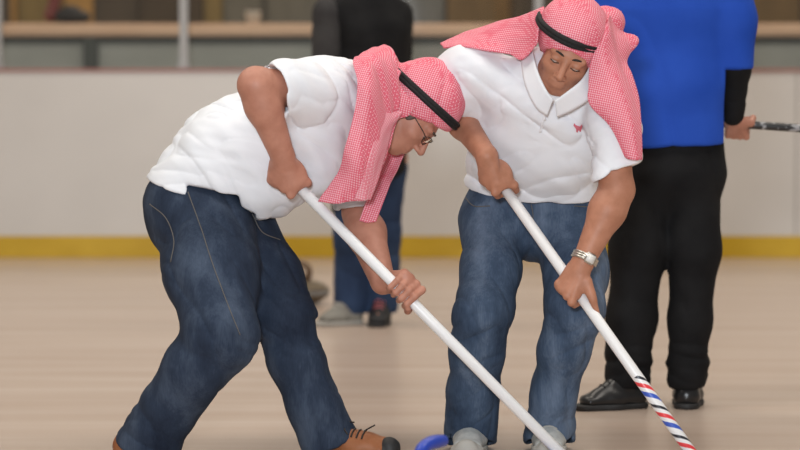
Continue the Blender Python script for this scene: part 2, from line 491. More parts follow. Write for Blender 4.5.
def shoe(parent, heel, toe, up=(0, 0, 1), L_=None, m_up=None, m_sole=None, w=.047, lace=None, h=.075, res=.004, name='shoe', label=None, toecap=False):
    """heel, toe = ground points of the sole"""
    heel = np.asarray(heel, float); toe = np.asarray(toe, float); d = nrm(toe - heel); Ln = np.linalg.norm(toe - heel)
    u = nrm(np.asarray(up, float) - d * np.dot(up, d)); s = np.cross(d, u); q = lambda x, y, z: heel + d * x * Ln + s * y + u * z
    F = Field()
    F.ecap(q(.13, 0, .035), q(.5, 0, .038), s, w * .78, .03, w * .9, .03, .02)
    F.ecap(q(.45, 0, .036), q(.84, 0, .030), s, w * .9, .03, w * .85, .022, .03)
    F.ecap(q(.14, 0, .05), q(.30, 0, h), s, w * .7, .036, w * .72, .04, .03)
    F.cap(q(.34, 0, h - .012), q(.66, 0, .045), .034, .026, .03)
    F.cut(q(0, 0, .012), -u, .004)
    V, Fc = F.mesh(res); up_o = mesh_obj(name, V, Fc, m_up, parent)
    if label: up_o['label'] = label
    F = Field()
    F.ecap(q(.13, 0, .014), q(.5, 0, .014), s, w * .84, .05, w * .86, .05, .02)
    F.ecap(q(.5, 0, .014), q(.86, 0, .014), s, w * .96, .05, w * .9, .05, .03)
    F.cut(q(0, 0, .020), u, .003); F.cut(q(0, 0, .0), -u, .003)
    if toecap: F.ecap(q(.86, 0, .020), q(.95, 0, .024), s, w * .9, .026, w * .66, .03, .02)
    V, Fc = F.mesh(res); mesh_obj('sole', V, Fc, m_sole, up_o)
    if lace is not None:
        ms = []; o0 = world_loc(up_o)
        bv = BVHTree.FromPolygons([Vector(np.array(v.co[:]) + o0) for v in up_o.data.vertices], [tuple(p.vertices) for p in up_o.data.polygons])
        def top_at(x, y):
            hit = bv.ray_cast(Vector(q(x, y, .3)), Vector(-u))[0]
            return (np.array(hit) if hit is not None else q(x, y, .04)) + u * .0015
        for i in range(4):
            x = .40 + .075 * i
            ms.append(tube([top_at(x + .01 * (1 - abs(t)), t * .024) for t in (-1, -.5, 0, .5, 1)], .0028, 6))
        for y in (-1, 1):
            b0 = top_at(.40, 0); ms.append(tube(crom([b0, b0 + s * y * .02 + u * .012, b0 + s * y * .034 + u * .002 + d * .012], 8), .0022, 6))
        V, Fc = join(*ms); mesh_obj('laces', V, Fc, lace, up_o)
    return up_o

def eyes(parent_obj, H, gaze, brow_mat):
    for q in (-1, 1):
        c = H.p(q * .031, .0795, -.001)
        e = Field().ell(c, (.0120,) * 3, H.R).mesh(.0018); o = mesh_obj('eye', *e, M['eye'], parent_obj)
        g = nrm(H.R.T @ nrm(gaze)); ci = c + g * .0082
        mesh_obj('iris', *Field().ell(ci, (.0058, .0058, .0058), H.R).mesh(.0014), M['iris'], o)
        mesh_obj('eyelash', *tube(crom([H.p(q * .018, .0905, -.005), H.p(q * .031, .0945, -.0072), H.p(q * .045, .0875, -.0045)], 10), .0016, 6), M['hair_dark'], parent_obj)
        V, Fc = tube(crom([H.p(q * .012, .0905, .0205), H.p(q * .030, .0925, .0265), H.p(q * .050, .0795, .022)], 10),
                     np.interp(np.linspace(0, 1, 10), [0, .4, 1], [.0030, .0036, .0016]), 8)
        mesh_obj('eyebrow', V, Fc, brow_mat, parent_obj)

def bar(name, a, b, r, m, parent, seg=20):
    """straight rod with its own local z along a->b"""
    a = np.asarray(a, float); b = np.asarray(b, float); x, y, z = frame(b - a); Ln = np.linalg.norm(b - a)
    V, Fc = tube([A(0, 0, 0), A(0, 0, .002), A(0, 0, Ln - .002), A(0, 0, Ln)], [r * .8, r, r, r * .8], seg)
    me = bpy.data.meshes.new(name); me.from_pydata(V.tolist(), [], Fc); me.materials.append(m)
    me.polygons.foreach_set('use_smooth', [len(p.vertices) == 4 for p in me.polygons]); me.update()
    o = bpy.data.objects.new(name, me); COL.objects.link(o); o.parent = parent
    Mt = Matrix((( *[x[0], y[0], z[0]],), (x[1], y[1], z[1]), (x[2], y[2], z[2]))).to_4x4()
    Mt.translation = Vector(a - world_loc(parent))
    o.matrix_local = Mt
    return o

def project_line(objs, pix, lift=.001, n=40):
    """points on the meshes along the rays through the pixel polyline (places sewn lines on cloth that already exists)"""
    ts = []
    for o in objs:
        w = world_loc(o)
        ts.append(BVHTree.FromPolygons([Vector(np.array(v.co[:]) + w) for v in o.data.vertices], [tuple(p.vertices) for p in o.data.polygons]))
    out = []; c = Vector((0, 0, CAMH))
    q = crom([A(x, y, 0) for x, y in pix], n)
    for x, y, _ in q:
        d = Vector(P(x, y, 8.0)) - c; d.normalize(); best = None
        for t in ts:
            h = t.ray_cast(c, d)
            if h[0] is not None and (best is None or h[3] < best[1]): best = (h[0] + h[1] * (lift if h[1].dot(d) < 0 else -lift), h[3])
        if best: out.append(np.array(best[0]))
    return out

def ellpt(c, R, r, d):
    q = (np.asarray(d) @ np.asarray(R).T) / np.asarray(r); return c + np.asarray(d) / np.linalg.norm(q)

def head_ring(name, c, R, r, d1, d2, parent, grow=.006, off=None):
    """two-cord black head band lying on the scarf"""
    d1, d2 = nrm(d1), nrm(d2); d2 = nrm(d2 - d1 * (d1 @ d2)); ax = np.cross(d1, d2)
    ms = []
    for sgn in (-1, 1):
        pts = []
        for t in np.linspace(0, 2 * math.pi, 72, endpoint=False):
            d = math.cos(t) * d1 + math.sin(t) * d2
            pts.append(ellpt(c, R, np.asarray(r) + grow, nrm(d + ax * sgn * .042)))
        ms.append(tube(pts, .0082, 10, closed=True))
    return mesh_obj(name, *join(*ms), M['band'], parent)

# ================================================================== SWEEPER IN PROFILE
def build_profile_sweeper():
    root = thing('person', P(230, 464, 7.85) * A(1, 1, 0),
                 'person bent forward in profile wearing dark jeans, white polo, checked pink headscarf and glasses', 'person')
    H = Head(P(411, 112, 7.97), (.85, 0, .5), (.5, -.14, -.85))
    pel, wai, che, nek = P(205, 212, 8.0), P(240, 162, 8.0), P(305, 124, 7.99), P(352, 102, 7.99)
    side = A(.05, 1, 0)
    shR, elR, wrR = P(325, 93, 7.85), P(256, 85, 7.665), P(283, 157, 7.735)
    shL, elL, wrL = P(356, 122, 8.12), P(359, 213, 8.03), P(383, 282, 7.85)
    hipR, hipL = P(205, 228, 7.91), P(230, 226, 8.10)
    knR, anR = P(222, 336, 7.70), P(150, 436, 7.86)
    knL, anL = P(288, 318, 7.86), P(333, 442, 7.86)
    heelR, toeR = P(117, 463, 7.90) * A(1, 1, 0), P(184, 466, 7.84) * A(1, 1, 0)
    heelL = P(330, 466, 7.88); heelL[2] = .004; toeL = P(394.5, 454, 7.81)
    # broom line
    top, bot = P(287, 174.5, 7.785), P(564, 471, 7.72); bot[2] = .035
    a = nrm(bot - top)
    def on(px):  # point of the shaft seen at pixel x
        t = np.linspace(0, 1, 400)[:, None]; q = top + (bot - top) * t
        x = 400 + FPX * q[:, 0] / q[:, 1] * (1.0); return q[np.argmin(np.abs(x - px))]
    cR, cL = on(290), on(402)
    F = Field()
    H.build(F); F.cap(nek, H.p(0, -.03, -.06), .066, .060, .03)
    torso_body(F, pel, wai, che, nek, side, (hipR, hipL), (shR, shL))
    limb_arm(F, shR, elR, wrR, (.056, .050, .050, .034)); limb_arm(F, shL, elL, wrL, (.056, .048, .056, .036))
    limb_leg(F, hipR, knR, anR, toeR + A(0, 0, .022)); limb_leg(F, hipL, knL, anL, toeL + A(0, 0, .02))
    grip(F, cR, a, wrR, (0, -1, .2), vdir=(.64, -.47, .60), sc=1.2); grip(F, cL, a, wrL, (0, 1, -.3), beta=56, sc=1.1)
    body = mesh_obj('body', *F.mesh(.0033), M['skin_pink'], root)
    eyes(body, H, H.f * .7 - H.u * .7, M['hair'])
    for q in (-1, 1):
        mesh_obj('sideburn', *Field().ell(H.p(q * .070, .018, .008), (.009, .014, .032), H.R).mesh(.003), M['hair'], root)['label'] = 'greying sideburn'
    # glasses
    g = None; ms = []; ls = []
    for q in (-1, 1):
        rim = [H.p(q * .033 + .021 * math.cos(t), .1035 - .012 * abs(math.cos(t)) * (1 if math.cos(t) * q > 0 else 0), -.004 + .0155 * math.sin(t)) for t in np.linspace(0, 2 * math.pi, 28, endpoint=False)]
        ms.append(tube(rim, .0013, 6, closed=True)); ls.append((np.array(rim), [tuple(range(28))]))
        ms.append(tube([H.p(q * .054, .092, 0), H.p(q * .070, .075, .002), H.p(q * .0775, .02, .002), H.p(q * .078, -.02, -.004)], .0016, 6))
    ms.append(tube(crom([H.p(-.012, .104, .002), H.p(0, .108, .006), H.p(.012, .104, .002)], 8), .0013, 6))
    g = mesh_obj('glasses', *join(*ms), M['wire'], root); g['label'] = 'thin rimmed glasses'
    for v, f in ls: mesh_obj('lens', v, f, M['lens'], g, smooth=False)

    # polo shirt
    F = Field()
    F.ecap(P(203, 208, 8.0), P(236, 163, 8.0), side, .185, .190, .190, .178, .04)
    F.ecap(P(234, 162, 8.0), P(303, 126, 7.99), side, .190, .172, .190, .160, .05)
    F.ecap(P(303, 126, 7.99), P(342, 103, 7.99), side, .185, .155, .13, .125, .05)
    F.ell(P(272, 176, 7.98), (.115, .15, .115), None, .06)
    F.ell(P(318, 165, 7.98), (.09, .14, .10), None, .05)
    ax = nrm(elR - shR)
    F.cap(P(322, 90, 7.86), P(262, 90, 7.675), .098, .080, .10)
    F.cap(shL, P(359, 216, 8.03), .088, .070, .04)
    s0 = P(273, 92, 7.71); sn = nrm(A(-.84, -.45, -.30))
    F._add(lambda p: -np.minimum((p - s0) @ sn, np.minimum(7.80 - p[:, 1], p[:, 2] - P(0, 135, 7.7)[2])), A(0, 0, 0), 1e9, .006, True)
    F.cap(P(276, 91, 7.715), P(250, 88, 7.64), .064, .068, .006, sub=True)
    n = nrm(np.cross(P(250, 214, 7.85) - P(143, 181, 7.85), A(0, 1, 0))); n = -n if n[2] > 0 else n
    hem0 = P(143, 179, 7.9)
    F._add(lambda p: -np.minimum(((p - hem0) @ n), P(256, 0, 8)[0] - p[:, 0]), A(0, 0, 0), 1e9, .006, True)
    F.cut(P(270, 219, 7.9), A(.12, 0, -1))
    h1, h2 = P(187, 184, 7.85), P(238, 197, 7.85); n3 = A(h2[2] - h1[2], 0, h1[0] - h2[0])
    F._add(lambda p: -np.minimum((p - h1) @ nrm(n3), np.minimum(np.minimum(p[:, 0] - h1[0], h2[0] - p[:, 0]), 7.95 - p[:, 1])), A(0, 0, 0), 1e9, .006, True)
    F.cap(P(187, 203, 7.80), P(187.5, 186, 7.83), .024, .003, .004, sub=True)
    lo = P(356, 205.5, 8.05)
    F._add(lambda p: -np.minimum(lo[2] - p[:, 2], p[:, 0] - P(338, 0, 8.05)[0]), A(0, 0, 0), 1e9, .006, True)
    F.cap(P(359, 212, 8.03), P(359, 222, 8.025), .060, .060, .005, sub=True)
    F.disp.append(folds([((1, .2, .7), 17), ((.7, 0, -1), 4), ((0, 1, 0), 7)], .0085, 3))
    F.disp.append(folds([((.3, .3, 1), 24), ((1, 0, -.3), 6), ((0, 1, .2), 9)], .0045, 9))
    shirt = mesh_obj('polo_shirt', *F.mesh(.0042), M['shirt'], root)
    # jeans
    F = Field()
    F.ell(P(197, 218, 8.0), (.148, .180, .145), None, .05)
    F.ell(P(190, 199, 8.0), (.139, .172, .10), None, .04)
    F.cut(P(196, 180, 8.0), -n, .01)
    F.chain([P(207, 235, 7.90), P(212, 270, 7.83), P(220, 325, 7.71)], [.138, .136, .104], .04)
    F.chain([P(223, 338, 7.70), P(196, 368, 7.74), P(166, 412, 7.81), P(146, 446, 7.86)], [.098, .090, .080, .093], .03)
    F.chain([P(236, 235, 8.06), P(266, 280, 7.98), P(285, 315, 7.87)], [.128, .108, .088], .04)
    F.chain([P(287, 320, 7.90), P(296, 360, 7.86), P(314, 405, 7.855), P(331, 444, 7.86)], [.086, .078, .074, .086], .03)
    F.cut(P(148, 450, 7.86), nrm(anR - knR) + A(0, 0, -1.2)); F.cut(P(330, 449, 7.86), A(.40, -.1, -1))
    F.cap(P(146, 448, 7.86), P(138, 464, 7.87), .070, .074, .005, sub=True); F.cap(P(330, 447, 7.86), P(336, 464, 7.86), .066, .070, .005, sub=True)
    F.disp.append(folds([((1, .5, .35), 17), ((-.3, 0, 1), 4.5), ((0, 1, 0), 7)], .007, 21))
    kc = [P(228, 340, 7.68), P(150, 430, 7.84), P(300, 330, 7.85), P(325, 425, 7.9), P(190, 250, 7.85)]
    fk = folds([((.5, 0, 1), 24), ((1, 0, -.5), 6), ((0, 1, 0), 7)], .0085, 4)
    F.disp.append(lambda p: fk(p) * np.clip(sum(np.exp(-((p - k) ** 2).sum(1) / .012) for k in kc), 0, 1))
    jeans = mesh_obj('jeans', *F.mesh(.0048), M['jeans'], root)
    for nm, pl in (('side_seam', [(188, 192), (200, 225), (212, 262), (226, 300), (240, 335)]), ('pocket_seam', [(150, 204), (166, 218), (174, 240), (171, 262)])):
        pts = project_line([jeans], pl)
        if len(pts) > 4: mesh_obj(nm, *tube(pts, .0016, 6), M['stitch'], jeans)
    pts = project_line([jeans], [(252, 214), (262, 232), (280, 240)]); 
    if len(pts) > 4: mesh_obj('pocket_seam', *tube(pts, .0016, 6), M['stitch'], jeans)

    shoe(root, heelR, toeR, (0, 0, 1), h=.055, m_up=M['leather'], m_sole=M['sole'], w=.048, lace=M['hair_dark'], label='brown leather shoe on the rear foot')
    sh = shoe(root, heelL, toeL, (-.3, -.35, 1), h=.058, m_up=M['leather'], m_sole=M['sole'], w=.046, lace=M['hair_dark'], label='brown leather shoe with toe lifted', toecap=True)
    w = tube(crom(PP([(350, 448, 7.86), (357, 436, 7.84), (366, 430, 7.83), (375, 425, 7.82)]), 14), .0022, 6)
    mesh_obj('lace_end', *w, M['hair_dark'], sh)

    # headscarf
    cc, cr = P(425, 98, 7.975), A(.098, .120, .121)
    F = Field()
    F.ell(cc, cr, H.R, .02)
    F.ell(H.p(0, -.015, .03), (.086, .108, .098), H.R, .03)
    n1 = nrm(P(450, 132, 7.97) - P(404, 112, 7.97)); nrmv = np.cross(n1, A(0, 1, 0)); nrmv = nrmv if nrmv[2] < 0 else -nrmv
    F.cut(P(440, 128, 7.97), nrmv, .012)
    F.ell(H.p(0, .06, -.02), (.072, .075, .085), H.R, .008, sub=True)
    F.ecap(P(368, 78, 7.98), P(381, 63, 7.98), (0, 1, 0), .130, .060, .095, .050, .02)
    F.ecap(P(380, 72, 7.98), P(392, 94, 7.975), (0, 1, 0), .100, .045, .09, .05, .012)
    F.disp.append(folds([((1, 0, -.25), 18), ((0, .6, 1), 4), ((0, 1, -.3), 6)], .0045, 31))
    cap = F.mesh(.0036)
    fd = [((1, .5, .25), 22), ((-.2, 0, 1), 3), ((0, 1, 0), 8)]
    pa = patch([PP([(384, 44.5, 7.985), (391, 48, 7.94), (396, 57, 7.89), (398.5, 72, 7.868)]),
                PP([(356, 59, 7.86), (371, 62, 7.81), (386, 72, 7.835), (400, 88, 7.862)]),
                PP([(358, 84, 7.765), (370, 86, 7.755), (384, 97, 7.815), (399, 108, 7.862)]),
                PP([(354, 115, 7.740), (366, 117, 7.735), (378, 121, 7.78), (391, 126, 7.850)]),
                PP([(345, 155, 7.745), (358, 156, 7.725), (372, 155, 7.75), (387, 150, 7.825)]),
                PP([(332, 182, 7.755), (345, 185, 7.73), (360, 183, 7.745), (378, 178, 7.79)]),
                PP([(320, 202, 7.765), (337, 203.5, 7.74), (354, 201, 7.75), (370, 200, 7.78)])], 64, 48, .005, .013, fd, 2)
    pb = patch([PP([(390, 122, 8.06), (402, 130, 8.075), (411, 140, 8.06)]), PP([(380, 160, 8.03), (391, 163, 8.05), (402, 159, 8.05)]),
                PP([(368, 195, 7.96), (378, 196, 7.97), (388, 191, 7.98)]), PP([(359, 221, 7.92), (367, 223, 7.925), (376, 222, 7.93)])], 40, 24, .005, .006, fd, 4)
    pc = patch([PP([(384, 45, 7.985), (388, 47, 8.04), (396, 60, 8.08)]), PP([(357, 60, 8.04), (372, 66, 8.12), (390, 80, 8.09)]),
                PP([(356, 90, 8.14), (372, 100, 8.13), (388, 108, 8.08)]), PP([(360, 130, 8.14), (374, 136, 8.12), (388, 130, 8.08)])], 36, 30, .005, .006, fd, 6)
    # edge of the scarf framing the cheek
    pd = patch([PP([(399, 84, 7.868), (408, 96, 7.868), (416, 108, 7.872)]), PP([(392, 100, 7.862), (400, 108, 7.864), (408, 116, 7.874)]), PP([(386, 122, 7.85), (391, 122, 7.855), (397, 121, 7.868)]), PP([(384, 148, 7.82), (387, 149, 7.825), (389, 148, 7.835)])], 30, 16, .005)
    scarf = mesh_obj('headscarf', *join(cap, pa, pb, pc, pd), M['scarf'], root)
    pe = patch([PP([(386, 113, 7.815), (394, 112, 7.845), (402, 112, 7.858)]), PP([(377, 130, 7.765), (384, 132, 7.79), (392, 128, 7.845)]), PP([(370, 155, 7.735), (377, 157, 7.755), (386, 152, 7.81)]),
                PP([(362, 180, 7.735), (370, 182, 7.75), (379, 178, 7.78)]), PP([(354, 199, 7.74), (363, 200.5, 7.745), (371, 199.5, 7.765)])], 50, 20, .005, .005, fd, 8)
    mesh_obj('folded_edge', *pe, M['scarf_pale'], scarf)['label'] = 'paler folded edge of the scarf'
    head_ring('head_band', cc, H.R, cr, P(455, 124, 7.97) - P(398, 72, 7.97), (0, 1, 0), scarf, grow=.004)

    bt = thing('curling_broom', A(bot[0], bot[1], 0), 'plain white curling broom gripped by the person in profile', 'broom')
    bar('shaft', top - a * .02, bot, .0158, M['shaft'], bt)
    brush(bt, bot, a)
    return root

def brush(root, bot, a):
    R = np.array(frame(A(0, 0, 1)))
    o = mesh_obj('brush_plate', *box(A(bot[0], bot[1], .030), (.175, .06, .020), bevel=.006), M['brushplate'], root)
    mesh_obj('brush_pad', *box(A(bot[0], bot[1], .0105), (.19, .07, .021), bevel=.006), M['brush'], root)

# ================================================================== SWEEPER FACING THE CAMERA
def build_front_sweeper():
    root = thing('person', P(512, 455, 8.1) * A(1, 1, 0),
                 'person facing forward, stooped, with mid-blue jeans, steel wristwatch, white polo and checked pink headscarf', 'person')
    H = Head(P(570, 51, 7.83), (.36, -.42, .86), (-.20, -.9, -.42))
    pel, wai, che, nek = P(531, 198, 8.25), P(534, 160, 8.15), P(543, 114, 8.02), P(560, 80, 7.93)
    shR, elR, wrR = P(476, 72, 7.98), P(455, 112, 8.12), P(487, 156, 7.89)
    shL, elL, wrL = P(606, 90, 7.87), P(617, 190, 7.80), P(583, 262, 7.755)
    side = nrm(P(606, 88, 7.87) - P(480, 70, 7.98))
    hipR, hipL = P(496, 208, 8.22), P(566, 210, 8.22)
    knR, anR, knL, anL = P(483, 318, 8.0), P(470, 432, 8.12), P(573, 315, 8.0), P(550, 432, 8.12)
    heelR, toeR = P(474, 452, 8.20) * A(1, 1, 0), P(466, 458, 7.94) * A(1, 1, 0)
    heelL, toeL = P(549, 452, 8.20) * A(1, 1, 0), P(549, 458, 7.94) * A(1, 1, 0)
    top, bot = P(494.5, 174, 7.94), P(701.5, 482, 7.52); bot[2] = .035
    a = nrm(bot - top)
    def on(px):
        t = np.linspace(0, 1, 400)[:, None]; q = top + (bot - top) * t
        return q[np.argmin(np.abs(400 + FPX * q[:, 0] / q[:, 1] - px))]
    cR, cL = on(499), on(576)
    F = Field()
    H.build(F); F.cap(nek, H.p(0, -.035, -.06), .064, .060, .03)
    torso_body(F, pel, wai, che, nek, side, (hipR, hipL), (shR, shL))
    limb_arm(F, shR, elR, wrR, (.056, .043, .042, .030)); limb_arm(F, shL, elL, wrL, (.056, .049, .050, .031))
    limb_leg(F, hipR, knR, anR, toeR + A(0, 0, .022)); limb_leg(F, hipL, knL, anL, toeL + A(0, 0, .022))
    grip(F, cR, a, wrR, (0, -1, .2), vdir=(.72, -.47, .5), sc=1.1); grip(F, cL, a, wrL, (.3, -1, .1), sc=1.08)
    F.chain([P(588, 281, 7.735), P(593, 300, 7.73), P(598.5, 320, 7.735)], [.0125, .0105, .0085], .008)
    body = mesh_obj('body', *F.mesh(.0033), M['skin'], root)
    eyes(body, H, H.f * .55 - H.u * .8, M['hair_dark'])
    mesh_obj('lips', *Field().cap(H.p(-.017, .0915, -.0605), H.p(.017, .0915, -.0605), .0042, .0042, .004).cap(H.p(-.015, .0915, -.073), H.p(.015, .0915, -.073), .0050, .0050, .002).mesh(.0022), M['lip'], body)

    # polo shirt
    F = Field()
    F.ecap(P(532, 196, 8.25), P(540, 132, 8.07), side, .213, .145, .200, .145, .04)
    F.ecap(P(540, 132, 8.07), P(547, 98, 7.97), side, .200, .142, .190, .125, .05)
    F.ecap(P(547, 98, 7.97), P(556, 80, 7.93), side, .185, .115, .12, .08, .05)
    F.chain([shR, P(463, 82, 8.03), P(458, 104, 8.08)], [.090, .086, .078], .05)
    F.chain([shL, P(613, 130, 7.84), P(618.5, 182, 7.80)], [.080, .075, .073], .03)
    p0 = P(525, 201, 8.09); n = np.cross(P(462, 183, 8.24) - p0, P(604, 187, 8.22) - p0); n = -nrm(n) if n[2] > 0 else nrm(n)
    xr = P(582, 0, 7.9)[0]
    F._add(lambda p: -np.maximum((p - p0) @ n, -10), A(0, 0, 0), 1e9, .006, True)
    sh0 = P(621, 169, 7.80); sn = nrm(A(.40, -.1, -.92))
    F._add(lambda p: -np.minimum((p - sh0) @ sn, np.minimum(p[:, 0] - xr, 8.03 - p[:, 1])), A(0, 0, 0), 1e9, .006, True)
    F.cap(P(619, 182, 7.80), P(621, 197, 7.80), .058, .060, .005, sub=True)
    F.cut(P(463, 103, 8.09), elR - shR) if False else None
    q0 = P(462, 102, 8.08); qn = nrm(elR - shR); xl = P(486, 0, 8.0)[0]
    F._add(lambda p: -np.minimum(np.minimum((p - q0) @ qn, xl - p[:, 0]), p[:, 2] - P(0, 132, 8.1)[2]), A(0, 0, 0), 1e9, .006, True)
    F.disp.append(folds([((.75, 0, 1), 16), ((1, 0, -.75), 3.6), ((0, 1, 0), 5)], .0085, 13))
    F.disp.append(folds([((-.2, .3, 1), 24), ((1, 0, .2), 6), ((0, 1, .2), 9)], .0045, 19))
    shirt = mesh_obj('polo_shirt', *F.mesh(.0042), M['shirt'], root)
    c1 = patch([PP([(531, 42, 7.87), (521, 58, 7.86)]), PP([(536, 66, 7.785), (525, 84, 7.80)]), PP([(544, 86, 7.748), (535, 106, 7.775)]), PP([(553, 100, 7.742), (547, 116, 7.775)])], 24, 8, .005)
    c2 = patch([PP([(593, 60, 7.81), (603, 72, 7.80)]), PP([(582, 79, 7.762), (592, 96, 7.775)]), PP([(567, 92, 7.742), (574, 109, 7.77)]), PP([(555, 101, 7.740), (557, 117, 7.775)])], 24, 8, .005)
    mesh_obj('collar', *join(c1, c2), M['collar'], shirt)
    pts = project_line([shirt], [(546, 112), (543, 122), (540, 132)], .002, 10)
    if len(pts) > 3: mesh_obj('placket', *tube(pts, .004, 6), M['collar'], shirt)
    for x, y in ((548, 104), (545, 119)):
        pb = project_line([shirt], [(x, y), (x + .5, y)], .003, 2)
        if pb: mesh_obj('button', *Field().ell(pb[0], (.005, .003, .005)).mesh(.0016), M['button'], shirt)
    # small red emblem on the chest: an animal shape stitched on
    pl = [(573.6, 123.2), (575.2, 125.0), (577.5, 125.6), (580.5, 125.8), (582.6, 124.2), (583.4, 126.2), (582.2, 128.6), (580.6, 129.4), (580.2, 131.6), (579.0, 131.4),
          (578.6, 130.2), (577.6, 130.4), (577.0, 132.4), (575.8, 131.6), (575.6, 129.0), (574.4, 127.2), (573.0, 125.4)]
    fr = []
    for x, y in pl:
        h = project_line([shirt], [(x, y), (x + .2, y)], .003, 2)
        if h: fr.append(h[0])
    if len(fr) == len(pl):
        bk = [q + A(0, .006, 0) for q in fr]; k = len(pl)
        mesh_obj('emblem', np.array(fr + bk), [tuple(range(k)), tuple(reversed(range(k, 2 * k)))] + [(i, k + i, k + (i + 1) % k, (i + 1) % k) for i in range(k)], M['red'], shirt, smooth=False)['label'] = 'small red emblem'

    # jeans
    F = Field()
    F.ecap(P(532, 214, 8.24), P(533, 188, 8.22), side * A(1, .2, .2), .204, .145, .186, .130, .03)
    F.chain([P(492, 222, 8.20), P(491, 270, 8.09), P(484, 312, 8.0)], [.102, .082, .083], .045)
    F.chain([P(484, 312, 8.0), P(478, 352, 8.03), P(473, 392, 8.08), P(470, 438, 8.12)], [.083, .080, .074, .080], .03)
    F.chain([P(568, 224, 8.20), P(575, 270, 8.09), P(575, 308, 8.0)], [.108, .092, .086], .045)
    F.chain([P(575, 308, 8.0), P(563, 350, 8.03), P(554, 392, 8.08), P(549, 438, 8.12)], [.086, .073, .068, .080], .03)
    F.cut(P(470, 442, 8.1), A(0, -.25, -1))
    F.cap(P(470, 438, 8.12), P(470, 452, 8.12), .066, .068, .005, sub=True); F.cap(P(549, 438, 8.12), P(549, 452, 8.12), .066, .068, .005, sub=True)
    F.disp.append(folds([((1, .5, .25), 17), ((-.25, 0, 1), 4.5), ((0, 1, 0), 7)], .0065, 41))
    kc = [P(475, 335, 7.95), P(470, 425, 8.05), P(560, 340, 7.95), P(550, 425, 8.05), P(530, 222, 8.1)]
    fk = folds([((-.5, 0, 1), 24), ((1, 0, .5), 6), ((0, 1, 0), 7)], .0085, 44)
    F.disp.append(lambda p: fk(p) * np.clip(sum(np.exp(-((p - k) ** 2).sum(1) / .010) for k in kc), 0, 1))
    jeans = mesh_obj('jeans', *F.mesh(.0048), M['jeans2'], root)
    for nm, pl in (('fly_seam', [(531, 204), (533, 216), (530, 228)]), ('pocket_seam', [(464, 196), (474, 206), (490, 206)]), ('pocket_seam', [(574, 206), (590, 206), (601, 196)])):
        pts = project_line([jeans], pl, n=24)
        if len(pts) > 4: mesh_obj(nm, *tube(pts, .0016, 6), M['stitch'], jeans)

    shoe(root, heelR, toeR, m_up=M['sneaker'], m_sole=M['sole2'], w=.050, lace=M['sole2'], h=.092, toecap=True)
    shoe(root, heelL, toeL, m_up=M['sneaker'], m_sole=M['sole2'], w=.050, lace=M['sole2'], h=.092, toecap=True)

    # headscarf
    cc, cr = P(573, 31, 7.84), A(.101, .118, .106)
    F = Field()
    F.ell(cc, cr, H.R, .02); F.ell(H.p(0, -.015, .03), (.086, .108, .098), H.R, .03)
    nk = nrm(H.u * .80 - H.f * .60)
    F.cut(H.p(0, .096, .028), -nk, .012)
    F.ell(H.p(0, .065, -.03), (.068, .08, .072), H.R, .008, sub=True)
    F.ell(P(606, 22, 7.93), (.056, .06, .050), None, .03)
    F.ell(P(606, 46, 7.92), (.042, .06, .06), None, .03)
    F.disp.append(folds([((1, 0, .25), 18), ((0, .6, 1), 5), ((0, 1, -.3), 6)], .0035, 51))
    cap = F.mesh(.0036)
    fd = [((.3, .2, 1), 20), ((1, 0, -.1), 3), ((0, 1, 0), 8)]
    wa = patch([PP([(545, 8, 7.86), (540, 24, 7.80), (537, 40, 7.775), (531, 50, 7.79)]),
                PP([(522, 17, 7.93), (522, 30, 7.87), (524, 44, 7.83), (521, 60, 7.82)]),
                PP([(500, 21.5, 8.0), (502, 32, 7.93), (506, 44, 7.885), (509, 54, 7.87)]),
                PP([(478, 29, 8.06), (480, 36, 7.98), (484, 44, 7.92), (487, 50, 7.895)]),
                PP([(458, 36, 8.09), (460, 40, 8.03), (463, 43, 7.97), (467, 46, 7.93)]),
                PP([(440, 43, 8.10), (441, 44, 8.08), (442, 45.5, 8.06), (443, 47, 8.04)])], 60, 30, .005, .007, fd, 3)
    fd2 = [((1, .4, .1), 24), ((0, 0, 1), 3), ((0, 1, 0), 8)]
    dr = patch([PP([(605, 22, 7.80), (608, 17, 7.83), (612, 14, 7.89), (621, 11, 7.94)]),
                PP([(602, 36, 7.765), (608, 33, 7.785), (615, 30, 7.85), (623, 30, 7.90)]),
                PP([(595, 50, 7.75), (606, 46, 7.765), (620, 42, 7.83), (637, 41, 7.89)]),
                PP([(590, 66, 7.752), (603, 64, 7.745), (616, 61, 7.78), (627, 60, 7.84)]),
                PP([(589, 86, 7.75), (604, 85, 7.735), (619, 82, 7.745), (632, 75, 7.80)]),
                PP([(590.5, 104, 7.75), (607, 106, 7.725), (625, 105, 7.725), (639, 100, 7.775)]),
                PP([(611, 126, 7.735), (621, 130, 7.715), (631, 131, 7.712), (641, 128, 7.74)]),
                PP([(626, 157, 7.72), (631, 159.5, 7.708), (636, 160.5, 7.708), (641.5, 160, 7.725)])], 80, 40, .005, .006, fd2, 5)
    scarf = mesh_obj('headscarf', *join(cap, wa, dr), M['scarf'], root)
    head_ring('head_band', cc, H.R, cr, H.r, H.f * 1.0 + H.u * .16, scarf, grow=.006)

    # wristwatch
    d = nrm(wrL - elL); wc = wrL - d * .012; x, y, _ = frame(d)
    ms = []
    for off in (-.007, 0, .007):
        ms.append(tube([wc + d * off + .036 * (math.cos(t) * x + math.sin(t) * y) for t in np.linspace(0, 2 * math.pi, 30, endpoint=False)], .0042, 8, closed=True))
    wt = mesh_obj('wristwatch', *join(*ms), M['steel'], root); wt['label'] = 'steel bracelet wristwatch'
    fd = nrm(A(.45, -.85, .3)); fd = nrm(fd - d * (fd @ d)); Rf = np.array([d, np.cross(fd, d), fd]).T
    mesh_obj('watch_case', *box(wc + fd * .037, (.032, .034, .010), Rf, .004), M['steel'], wt)
    mesh_obj('dial', *box(wc + fd * .043, (.024, .026, .002), Rf, .0005), M['dial'], wt)

